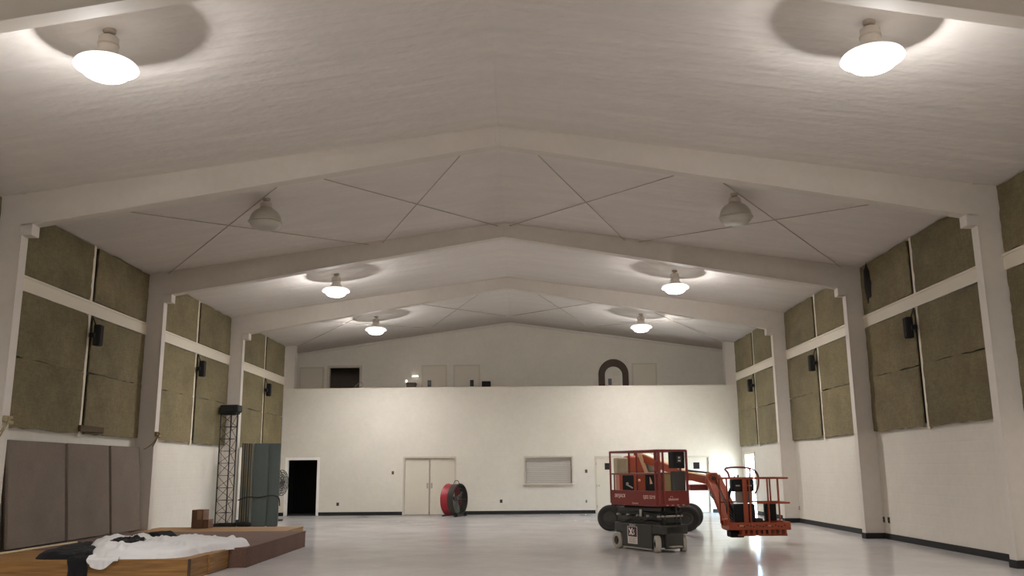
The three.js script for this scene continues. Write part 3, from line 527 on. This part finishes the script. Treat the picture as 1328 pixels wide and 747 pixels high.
// ---------------------------------------------------------------- red drum fan against the back wall
{
  const o = thing('drum_fan', 'red drum fan with a dark open grille face by the double door', 'fan', [-2.0, 0, 32.3]); o.rotation.y = 1.12;
  const R = 0.53, cy = 0.59, mRed = mat(new THREE.Color('#8e1626'), 0.38), mRim = mat(new THREE.Color('#231d12'), 0.5), mGrey = mat(new THREE.Color('#6f6c5d'), 0.5, { metalness: 0.3 });
  const ring = (prof, m, n, p = o) => { const g = new THREE.LatheGeometry(prof.map(([r, h]) => new THREE.Vector2(r, h)), 40); g.rotateX(Math.PI / 2); g.translate(0, cy, 0); return mesh(n, g, m, p); };
  ring([[R - 0.012, -0.25], [R + 0.015, -0.25], [R + 0.02, -0.22], [R, -0.2], [R, 0.02], [R - 0.012, 0.02], [R - 0.012, -0.25]], mRed, 'drum');
  ring([[R - 0.012, 0.02], [R + 0.004, 0.02], [R + 0.004, 0.22], [R + 0.025, 0.24], [R + 0.02, 0.26], [R - 0.012, 0.25], [R - 0.012, 0.02]], mRim, 'rim');
  for (let k = 1; k <= 5; k++) { const t = new THREE.TorusGeometry(R * k / 5.4, 0.007, 6, 36); t.translate(0, cy, 0.24); mesh('guard_ring', t, mRim, o); const u = new THREE.TorusGeometry(R * k / 5.4, 0.007, 6, 36); u.translate(0, cy, -0.24); mesh('guard_ring', u, mGrey, o); }
  for (let k = 0; k < 8; k++) { const a = k / 8 * Math.PI * 2; for (const z of [0.242, -0.242]) mesh('guard_spoke', bar(new THREE.Vector3(0, cy, z), new THREE.Vector3(R * Math.cos(a), cy + R * Math.sin(a), z), 0.007, 5), z > 0 ? mRim : mGrey, o); }
  for (let k = 0; k < 4; k++) { const b = new RoundedBoxGeometry(0.44, 0.2, 0.014, 2, 0.006); b.rotateX(0.5); b.translate(0.29, 0, 0); b.rotateZ(k * Math.PI / 2 + 0.4); b.translate(0, cy, 0.05); mesh('blade', b, mGrey, o); }
  const mo = new THREE.CylinderGeometry(0.11, 0.11, 0.3, 20); mo.rotateX(Math.PI / 2); mo.translate(0, cy, -0.08); mesh('motor', mo, mRim, o);
  mesh('motor_mount', [rb(-0.03, 0.03, 0.06, cy - 0.1, 0.02, 0.1, 0.01), rb(-0.5, 0.5, cy - 0.02, cy + 0.02, 0.02, 0.07, 0.01)], mGrey, o);
  mesh('foot_frame', [rb(-0.4, 0.4, 0.02, 0.06, -0.26, -0.2, 0.01), rb(-0.4, 0.4, 0.02, 0.06, 0.2, 0.26, 0.01)], mRim, o);
  for (const x of [-0.34, 0.34]) { const w = new THREE.CylinderGeometry(0.075, 0.075, 0.05, 16); w.rotateZ(Math.PI / 2); w.translate(x, 0.075, 0.26); mesh('wheel', w, mBlack, o); }
  const hd = pipe([new THREE.Vector3(-0.2, cy + 0.54, 0.1), new THREE.Vector3(-0.1, cy + 0.64, 0.1), new THREE.Vector3(0.1, cy + 0.64, 0.1), new THREE.Vector3(0.2, cy + 0.54, 0.1)], 0.012, 16); mesh('handle', hd, mRim, o);
}

// ---------------------------------------------------------------- lettering
function print(w, h, px, draw) { const c = document.createElement('canvas'); c.width = px; c.height = Math.round(px * h / w); const x = c.getContext('2d'); draw(x, c.width, c.height); const t = new THREE.CanvasTexture(c); t.colorSpace = THREE.SRGBColorSpace; return new THREE.MeshStandardMaterial({ map: t, roughness: 0.5 }); }
const RED = '#76241c';
const lettering = (txt, bg, fg, font) => (x, w, h) => { x.fillStyle = bg; x.fillRect(0, 0, w, h); x.fillStyle = fg; x.font = font; x.textAlign = 'center'; x.textBaseline = 'middle'; x.fillText(txt, w / 2, h / 2, w * 0.94); };

// ---------------------------------------------------------------- red scissor lift
const mRed = mat(new THREE.Color(RED), 0.42), mOrange = mat(new THREE.Color('#9c4322'), 0.42), mCream = mat(new THREE.Color('#ddb58c'), 0.45), mDarkGrey = mat(new THREE.Color('#3a3833'), 0.55), mTyre = mat(new THREE.Color('#2b2926'), 0.85), mHub = mat(new THREE.Color('#a8a093'), 0.6), mGreyPaint = mat(new THREE.Color('#8a8175'), 0.5);
{
  const A = 62 * Math.PI / 180, L = 1.7, B = 0.68, P0 = [3.06, 17.7];
  // local +x runs along the long side to the near corner, +z to the near long side
  const ux = Math.cos(A), ud = -Math.sin(A), vx = Math.sin(A), vd = Math.cos(A);
  const cx = P0[0] - ux * L / 2 + vx * B / 2, cd = P0[1] - ud * L / 2 + vd * B / 2;
  const o = thing('scissor_lift', 'red scissor lift with a railed platform and dark folded arms', 'scissor lift', [cx, 0, cd]); o.rotation.y = -Math.atan2(-ud, ux);
  const X = (x0, x1, y0, y1, z0, z1, r) => rb(x0, x1, y0, y1, -z1, -z0, r); const hx = L / 2, hz = B / 2;
  const v3 = (x, y, z) => new THREE.Vector3(x, y, z);
  // chassis
  const ch = mesh('chassis', [X(-hx + 0.1, hx - 0.12, 0.09, 0.5, -hz + 0.06, hz - 0.04, 0.02), X(-hx + 0.05, hx - 0.02, 0.34, 0.52, -hz + 0.02, hz - 0.02, 0.02)], mDarkGrey, o);
  mesh('side_tray', X(-0.5, 0.52, 0.06, 0.52, hz - 0.06, hz + 0.0, 0.02), mDarkGrey, ch);
  mesh('pothole_guard', X(-0.48, 0.5, 0.03, 0.06, hz - 0.05, hz - 0.01, 0.008), mHub, ch);
  mesh('end_tray', X(hx - 0.1, hx - 0.02, 0.07, 0.5, -hz + 0.13, hz - 0.13, 0.02), mDarkGrey, ch);
  mesh('step', X(hx - 0.1, hx + 0.06, 0.1, 0.13, -0.12, 0.16, 0.01), mHub, ch);
  mesh('warning_plate', (() => { const g = new THREE.PlaneGeometry(0.34, 0.34); g.translate(-0.12, 0.29, hz + 0.002); return g; })(), print(0.34, 0.34, 128, (x, w, h) => {
    x.fillStyle = '#d8cfc6'; x.fillRect(0, 0, w, h); x.fillStyle = '#3a0f16'; x.fillRect(w * 0.06, h * 0.03, w * 0.88, h * 0.56); x.strokeStyle = '#e8ded6'; x.lineWidth = w * 0.11; x.beginPath(); x.moveTo(w * 0.16, h * 0.1); x.lineTo(w * 0.5, h * 0.5); x.moveTo(w * 0.5, h * 0.1); x.lineTo(w * 0.2, h * 0.5); x.stroke();
    x.fillStyle = '#e8ded6'; x.font = `bold ${Math.round(h * 0.4)}px sans-serif`; x.fillText('S', w * 0.52, h * 0.48); x.fillStyle = '#8d8178'; for (let k = 0; k < 4; k++) x.fillRect(w * 0.12, h * (0.66 + 0.08 * k), w * (0.72 - 0.1 * (k % 2)), h * 0.03);
  }), ch).userData.label = 'white warning plate with a dark red emblem';
  mesh('name_print', (() => { const g = new THREE.PlaneGeometry(0.36, 0.06); g.translate(-0.12, 0.485, hz + 0.002); return g; })(), print(0.36, 0.06, 192, lettering('SKYJACK', '#3a3833', '#c9c2b8', 'bold italic 28px sans-serif')), ch);
  // wheels: the two at +x are steered across
  const wheel = (x, z, turn) => { const g = new THREE.Group(); g.name = 'wheel'; g.position.set(x, 0.16, z); g.rotation.y = turn; o.add(g); const t = new THREE.LatheGeometry([[0.085, -0.05], [0.14, -0.055], [0.16, -0.045], [0.163, 0], [0.16, 0.045], [0.14, 0.055], [0.085, 0.05]].map(([r, h]) => new THREE.Vector2(r, h)), 28); t.rotateX(Math.PI / 2); mesh('tyre', t, mHub, g); const hb = new THREE.CylinderGeometry(0.09, 0.09, 0.08, 20); hb.rotateX(Math.PI / 2); mesh('hub', [hb, (() => { const q = new THREE.CylinderGeometry(0.04, 0.04, 0.13, 12); q.rotateX(Math.PI / 2); return q; })()], mDarkGrey, g); };
  wheel(-0.66, hz - 0.02, 0); wheel(-0.66, -hz + 0.02, 0); wheel(0.68, hz - 0.02, -0.49); wheel(0.68, -hz + 0.04, -0.49);
  // folded scissor arms
  for (const z of [-0.24, -0.14, 0.14, 0.24]) for (let k = 0; k < 4; k++) { const y = 0.55 + k * 0.082, t = (k % 2 ? 1 : -1) * 0.018; mesh('scissor_arm', beam(v3(-0.74, y - t, z), v3(0.72, y + t, z), 0.045, 0.07, 0.008), k % 2 ? mDarkGrey : mTableDark, o); }
  for (const x of [-0.7, -0.35, 0, 0.35, 0.7]) mesh('pivot_pin', bar(v3(x, 0.68, -0.3), v3(x, 0.68, 0.31), 0.022), mHub, o);
  mesh('arm_cover', [X(-0.72, 0.7, 0.53, 0.7, -0.2, 0.2, 0.02), X(-0.6, 0.62, 0.7, 0.86, -0.2, 0.2, 0.02)], mTableDark, o);
  mesh('lift_cylinder', bar(v3(-0.5, 0.58, 0), v3(0.5, 0.72, 0), 0.05, 14), mSteel, o);
  mesh('manual_tag', X(0.08, 0.15, 0.66, 0.8, hz - 0.06, hz - 0.045, 0.004), mHub, o);
  mesh('hose', pipe([v3(-0.4, 0.56, 0.3), v3(-0.1, 0.63, 0.32), v3(0.2, 0.57, 0.32), v3(0.5, 0.66, 0.31), v3(0.7, 0.6, 0.25)], 0.018, 24), mTyre, o);
  // platform
  mesh('platform_deck', X(-hx, hx, 0.87, 0.92, -hz, hz, 0.008), mRed, o);
  const t1 = mesh('toe_board', X(-hx, hx, 0.88, 1.17, hz - 0.02, hz + 0.004, 0.006), mRed, o), t2 = mesh('toe_board', X(hx - 0.02, hx + 0.004, 0.88, 1.17, -hz, hz, 0.006), mRed, o);
  mesh('toe_board', X(-hx, hx, 0.9, 1.06, -hz, -hz + 0.02, 0.006), mRed, o); mesh('toe_board', X(-hx, -hx + 0.02, 0.9, 1.06, -hz, hz, 0.006), mRed, o);
  const dec = (p, w, h, x, y, z, ry, m, n = 'lettering') => { const g = new THREE.PlaneGeometry(w, h); g.rotateY(ry); g.translate(x, y, z); mesh(n, g, m, p); };
  dec(t1, 0.5, 0.11, -0.52, 1.06, hz + 0.007, 0, print(0.5, 0.11, 512, lettering('SKYJACK', RED, '#e8d4c8', 'bold italic 100px sans-serif')));
  dec(t1, 0.46, 0.12, 0.5, 1.05, hz + 0.007, 0, print(0.46, 0.12, 512, lettering('SJIII 3219', RED, '#e3c8bb', 'bold 100px sans-serif')));
  dec(t1, 0.34, 0.06, 0.02, 0.92, hz + 0.007, 0, print(0.34, 0.06, 256, lettering('Dynamic', RED, '#d5aea2', 'bold italic 40px sans-serif')));
  dec(t2, 0.42, 0.1, hx + 0.007, 1.03, -0.06, Math.PI / 2, print(0.42, 0.1, 512, (x, w, h) => { lettering('', RED, '#e3c8bb', '10px sans-serif')(x, w, h); x.strokeStyle = '#e3c8bb'; x.lineWidth = 7; x.strokeRect(w * 0.14, h * 0.15, w * 0.12, h * 0.6); x.fillStyle = '#e3c8bb'; x.font = `bold italic ${Math.round(h * 0.6)}px sans-serif`; x.fillText('Dynamic', w * 0.3, h * 0.72, w * 0.64); }));
  for (let k = 0; k < 4; k++) mesh('bolt_tab', X(hx + 0.002, hx + 0.012, 0.885, 0.905, -0.24 + k * 0.13, -0.19 + k * 0.13, 0.003), mHub, t2);
  // rails
  const rail = (a, b, r = 0.019) => mesh('rail', bar(a, b, r, 8), mRed, o), R1 = 1.95, R2 = 1.5;
  for (const y of [R1, R2]) { rail(v3(-hx, y, hz), v3(hx, y, hz), y === R1 ? 0.023 : 0.016); rail(v3(-hx, y, -hz), v3(hx, y, -hz), y === R1 ? 0.023 : 0.016); rail(v3(-hx, y, -hz), v3(-hx, y, hz), y === R1 ? 0.023 : 0.016); if (y === R1) rail(v3(hx, y, -hz), v3(hx, y, hz), 0.023); }
  const post = (x, z, r = 0.021, y0 = 0.9, y1 = R1) => mesh('post', bar(v3(x, y0, z), v3(x, y1, z), r, 8), mRed, o);
  post(-hx, hz); post(-hx + 0.14, hz, 0.015, 1.1, R2); post(-0.15, hz, 0.021, R2); post(hx, hz, 0.03); post(hx - 0.12, hz, 0.026); post(-hx, -hz); post(-0.15, -hz); post(hx, -hz, 0.026); post(hx, hz - 0.1, 0.022); post(hx - 0.2, -hz);
  mesh('latch', X(hx - 0.1, hx + 0.02, 1.55, 1.75, hz - 0.04, hz + 0.04, 0.02), mRed, o);
  const cb = mesh('control_box', X(hx - 0.2, hx - 0.02, 1.6, 1.93, -hz + 0.02, -hz + 0.3, 0.02), mBlack, o); cb.userData.label = 'black control box hung on the top rail';
  dec(cb, 0.13, 0.14, hx - 0.018, 1.78, -hz + 0.16, Math.PI / 2, print(0.13, 0.14, 96, (x, w, h) => { x.fillStyle = '#2a2823'; x.fillRect(0, 0, w, h); x.fillStyle = '#c8c2b6'; x.fillRect(w * 0.3, h * 0.15, w * 0.4, h * 0.25); x.fillRect(w * 0.25, h * 0.6, w * 0.5, h * 0.22); }), 'control_label');
  mesh('manual_case', X(hx - 0.1, hx - 0.02, 1.17, 1.55, -hz + 0.02, -hz + 0.34, 0.015), mDarkGrey, o);
}

// ---------------------------------------------------------------- orange boom lift behind it
{
  const o = thing('boom_lift', 'orange boom lift whose basket hangs low beside the scissor lift', 'boom lift', [3.85, 0, 24.5]); const l = (g) => local(merged(g), o);
  // chassis turned a little towards the camera side: axis (0.965, -0.261) in (x, d)
  const ang = 0.264, C = [3.85, 24.5]; const q = (a, w) => [C[0] + a * Math.cos(ang) + w * Math.sin(ang), C[1] - a * Math.sin(ang) + w * Math.cos(ang)];
  const turned = (g) => { g.rotateY(-ang); g.translate(C[0], 0, -C[1]); return g; };
  const ch = mesh('chassis', l(turned(merged([rb(-1.0, 1.0, 0.24, 0.6, -0.45, 0.45, 0.04), rb(-0.55, 0.55, 0.3, 0.82, -0.5, 0.5, 0.05)]))), mDarkGrey, o);
  mesh('side_skirt', l(turned(rb(-0.6, 0.6, 0.22, 0.62, -0.68, -0.5, 0.03))), mTableDark, ch);
  for (const a of [-1, 1]) for (const w of [-0.62, 0.62]) {
    const g = new THREE.Group(); g.name = 'wheel'; const [x, d] = q(a, w); g.position.set(x - C[0], 0.335, -d + C[1]); g.rotation.y = -ang; o.add(g);
    const t = new THREE.LatheGeometry([[0.17, -0.12], [0.27, -0.14], [0.325, -0.12], [0.335, 0], [0.325, 0.12], [0.27, 0.14], [0.17, 0.12]].map(([r, h]) => new THREE.Vector2(r, h)), 36); t.rotateX(Math.PI / 2); mesh('tyre', t, mTyre, g);
    const h = new THREE.CylinderGeometry(0.18, 0.18, 0.2, 24); h.rotateX(Math.PI / 2); const h2 = new THREE.TorusGeometry(0.15, 0.02, 8, 24); h2.translate(0, 0, 0.11); const h3 = new THREE.CylinderGeometry(0.06, 0.06, 0.26, 12); h3.rotateX(Math.PI / 2); mesh('rim', [h, h2, h3], mDarkGrey, g);
  }
  // turret
  const tu = mesh('turret', l(rb(2.86, 4.55, 0.82, 0.98, 23.9, 25.1, 0.04)), mOrange, o);
  mesh('hood', l([rb(2.98, 3.8, 0.95, 1.5, 24.0, 25.0, 0.05), rb(3.18, 3.72, 1.45, 1.95, 24.05, 24.9, 0.08)]), mOrange, tu);
  mesh('counterweight', l(rb(2.92, 3.22, 1.48, 1.9, 24.0, 24.85, 0.05)), mat(new THREE.Color('#a89a80'), 0.6, { map: greyTone }), tu);
  mesh('engine_bay', l(rb(3.06, 3.36, 0.98, 1.44, 23.98, 24.1, 0.02)), mBlack, tu); mesh('valve', l([bar(V(3.15, 1.2, 23.97), V(3.32, 1.1, 23.96), 0.02), bar(V(3.18, 1.22, 23.98), V(3.18, 1.22, 23.93), 0.035)]), mSteel, tu);
  mesh('beacon', l((() => { const s = new THREE.SphereGeometry(0.035, 12, 8); s.translate(3.5, 1.3, -23.98); return s; })()), mat(new THREE.Color('#e8b0a0'), 0.4), tu);
  mesh('cover', l(rb(3.66, 4.0, 0.95, 1.48, 23.92, 24.6, 0.03)), mBlack, tu); mesh('tool_cover', l(rb(3.72, 4.05, 1.5, 1.92, 24.0, 24.7, 0.06)), mGreyPaint, tu);
  mesh('mast', l([beam(V(3.52, 2.02, 24.0), V(3.8, 1.2, 23.95), 0.07, 0.1, 0.01), beam(V(3.52, 2.0, 24.6), V(3.8, 1.2, 24.6), 0.07, 0.1, 0.01)]), mCream, o);
  mesh('tank', l(rb(4.15, 4.5, 0.95, 1.5, 24.2, 24.9, 0.05)), mat(new THREE.Color('#8d7f52'), 0.6), tu);
  // boom, knuckle, jib
  const K = V(4.9, 1.28, 21.5), Bs = V(3.5, 1.98, 24.4), E = V(4.52, 1.42, 22.5), up = (v, y) => v.clone().add(new THREE.Vector3(0, y, 0));
  const bm = mesh('boom', l(beam(Bs, E, 0.2, 0.2, 0.02)), mOrange, o); mesh('boom_top', l(beam(up(Bs, 0.11), up(E, 0.105), 0.19, 0.04, 0.008)), mCream, bm);
  mesh('boom_link', l([beam(E, K, 0.16, 0.16, 0.02), rb(4.42, 4.62, 1.3, 1.52, 22.35, 22.65, 0.04)]), mOrange, o); mesh('link_top', l(beam(up(E, 0.09), up(K, 0.12), 0.15, 0.03, 0.008)), mCream, o);
  mesh('boom_cable', l(pipe([up(E, 0.13), V(4.68, 1.52, 22.1), V(4.8, 1.5, 21.8), up(K, 0.2)], 0.02, 20)), mBlack, bm);
  const kn = mesh('knuckle', l([rb(4.78, 5.02, 1.16, 1.5, 21.35, 21.65, 0.05), bar(V(4.74, 1.3, 21.5), V(5.06, 1.3, 21.5), 0.08, 16)]), mOrange, o);
  mesh('pivot_cap', l(bar(V(4.9, 1.36, 21.33), V(4.9, 1.36, 21.36), 0.05, 14)), mDarkGrey, kn); mesh('boom_underframe', l([rb(4.42, 4.84, 1.08, 1.22, 21.7, 22.3, 0.03)]), mRed, bm);
  const J = V(5.06, 0.34, 20.3), off = (v, x, y) => v.clone().add(new THREE.Vector3(x, y, 0));
  const jb = mesh('jib', l([beam(off(K, -0.07, 0.08), off(J, -0.1, 0), 0.15, 0.16, 0.015), beam(off(K, 0.11, 0.12), off(J, 0.1, 0.06), 0.15, 0.16, 0.015)]), mOrange, o);
  mesh('jib_rod', l(bar(off(K, 0.02, 0.1), off(J, 0.0, 0.1), 0.03)), mDarkGrey, jb);
  mesh('jib_hose', l(pipe([V(4.84, 1.15, 21.35), V(4.76, 1.0, 21.1), V(4.84, 0.85, 20.95), V(4.95, 0.7, 20.7)], 0.014, 20)), mBlack, jb);
  mesh('jib_foot', l([rb(4.84, 5.2, 0.26, 0.5, 20.15, 20.5, 0.04)]), mOrange, jb); mesh('rotator', l(rb(4.9, 5.2, 0.12, 0.26, 19.9, 20.3, 0.03)), mBlack, jb);
  // basket
  const D0 = 19.55, D1 = 20.3, X0 = 4.79, X1 = 6.1, dy = 0.3;
  const bk = mesh('basket_floor', l([rb(X0, X1, 0.3, 0.36, D0, D1, 0.01)]), mOrange, o);
  mesh('kick_plate', l([rb(X0, X1, 0.3, 0.46, D0 - 0.01, D0 + 0.012, 0.006)]), mOrange, bk); mesh('kick_plate', l(rb(X0, X1, 0.34, 0.46, D1 - 0.01, D1 + 0.01, 0.006)), mOrange, bk); mesh('kick_plate', l(rb(X1 - 0.01, X1 + 0.01, 0.3, 0.46, D0, D1, 0.006)), mOrange, bk);
  mesh('basket_print', (() => { const g = new THREE.PlaneGeometry(1.1, 0.07); g.translate((X0 + X1) / 2 + 0.05, 0.39, -D0 + 0.0135); return local(g, o); })(), print(1.1, 0.07, 512, (x, w, h) => { x.fillStyle = '#9c4322'; x.fillRect(0, 0, w, h); x.fillStyle = '#4a2114'; for (let k = 0; k < 16; k++) x.fillRect(w * (0.02 + k * 0.06), h * (0.2 + 0.2 * (k % 3)), w * 0.035, h * 0.4); x.fillStyle = '#c99878'; x.fillRect(w * 0.06, h * 0.3, w * 0.08, h * 0.4); x.fillRect(w * 0.62, h * 0.3, w * 0.05, h * 0.4); }), bk);
  for (let k = 0; k < 9; k++) mesh('floor_rib', l(rb(5.08 + k * 0.112, 5.14 + k * 0.112, 0.2, 0.3, D0 + 0.06, D1 - 0.06, 0.008)), mOrange, bk);
  mesh('floor_runner', l([rb(5.0, 6.05, 0.17, 0.21, D0 + 0.08, D0 + 0.14, 0.008), rb(5.0, 6.05, 0.17, 0.21, D1 - 0.14, D1 - 0.08, 0.008)]), mOrange, bk);
  const rl = (a, b, r = 0.02) => mesh('basket_rail', l(bar(a, b, r, 8)), mOrange, o);
  for (const d of [D0, D1]) { rl(V(X0, 1.38, d), V(X1, 1.38, d)); rl(V(d === D0 ? 5.42 : X0, 0.86, d), V(X1 + 0.02, 0.86, d), 0.018); }
  rl(V(X1, 1.38, D0), V(X1, 1.38, D1)); rl(V(X1, 0.86, D0), V(X1, 0.86, D1)); rl(V(X0, 1.38, D0), V(X0, 1.38, D1));
  for (const [x, d] of [[X0, D0], [5.27, D0], [5.66, D0], [X1 - 0.22, D0], [X0, D1], [5.5, D1], [5.92, D1], [X1, D1]]) mesh('basket_post', l(bar(V(x, x === X1 - 0.22 && d === D0 ? 0.86 : 0.4, d), V(x, 1.38, d), 0.019, 8)), mOrange, o);
  mesh('console_guard', l(pipe([V(4.87, 1.38, D0 + 0.05), V(4.83, 1.5, D0), V(4.76, 1.58, D0 - 0.03), V(4.84, 1.605, D0 - 0.04), V(5.2, 1.605, D0 - 0.04), V(5.36, 1.57, D0 - 0.02), V(5.47, 1.46, D0 + 0.02), V(5.47, 1.2, D0 + 0.04), V(5.4, 1.05, D0 + 0.08)], 0.021, 48)), mRed, o);
  mesh('console_guard', l(pipe([V(5.34, 1.38, D0 + 0.2), V(5.36, 1.5, D0 + 0.18), V(5.34, 1.56, D0 + 0.12), V(5.28, 1.59, D0)], 0.018, 20)), mRed, o);
  const con = mesh('console', l([rb(4.92, 5.4, 1.1, 1.36, D0 + 0.06, D0 + 0.32, 0.03)]), mBlack, o); for (const [x, h] of [[5.0, 0.06], [5.08, 0.09], [5.32, 0.05]]) mesh('joystick', l(bar(V(x, 1.36, D0 + 0.18), V(x + 0.01, 1.36 + h, D0 + 0.18), 0.016)), mBlack, con);
  for (const x of [5.04, 5.3]) mesh('console_label', l(rb(x - 0.045, x + 0.045, 1.21, 1.24, D0 + 0.052, D0 + 0.06, 0.003)), mHub, con);
  mesh('console_post', l(rb(5.13, 5.23, 0.46, 1.38, D0 + 0.02, D0 + 0.05, 0.008)), mOrange, o);
  mesh('manual_case', l(rb(5.0, 5.36, 0.86, 1.1, D0 + 0.1, D0 + 0.2, 0.02)), mGreyPaint, o); mesh('battery_case', l(rb(4.95, 5.4, 0.38, 0.84, D0 + 0.1, D0 + 0.44, 0.03)), mBlack, o);
  mesh('tool_tray', l(rb(5.74, 5.99, 0.46, 0.85, D1 - 0.16, D1 - 0.02, 0.02)), mBlack, o);
  mesh('foot_switch', l(rb(5.5, 5.65, 0.36, 0.52, D1 - 0.3, D1 - 0.12, 0.03)), mDarkGrey, o);
  for (let k = 0; k < 5; k++) mesh('hose', l(pipe([V(4.92, 1.2 - 0.02 * k, D0 + 0.2), V(4.85 - 0.01 * k, 1.0 - 0.08 * k, D0 + 0.22), V(4.92, 0.75 - 0.06 * k, D0 + 0.24), V(5.0, 0.6, D0 + 0.25)], 0.014, 16)), mBlack, o);
}
// ---------------------------------------------------------------- outside the open door
{
  const g = struct('ground_outside', bx(W + T, 45, -0.2, -0.02, -10, 70), mat(new THREE.Color('#a9a49a'), 0.9)); g.userData.kind = 'structure';
}
renderer.render(scene, camera);
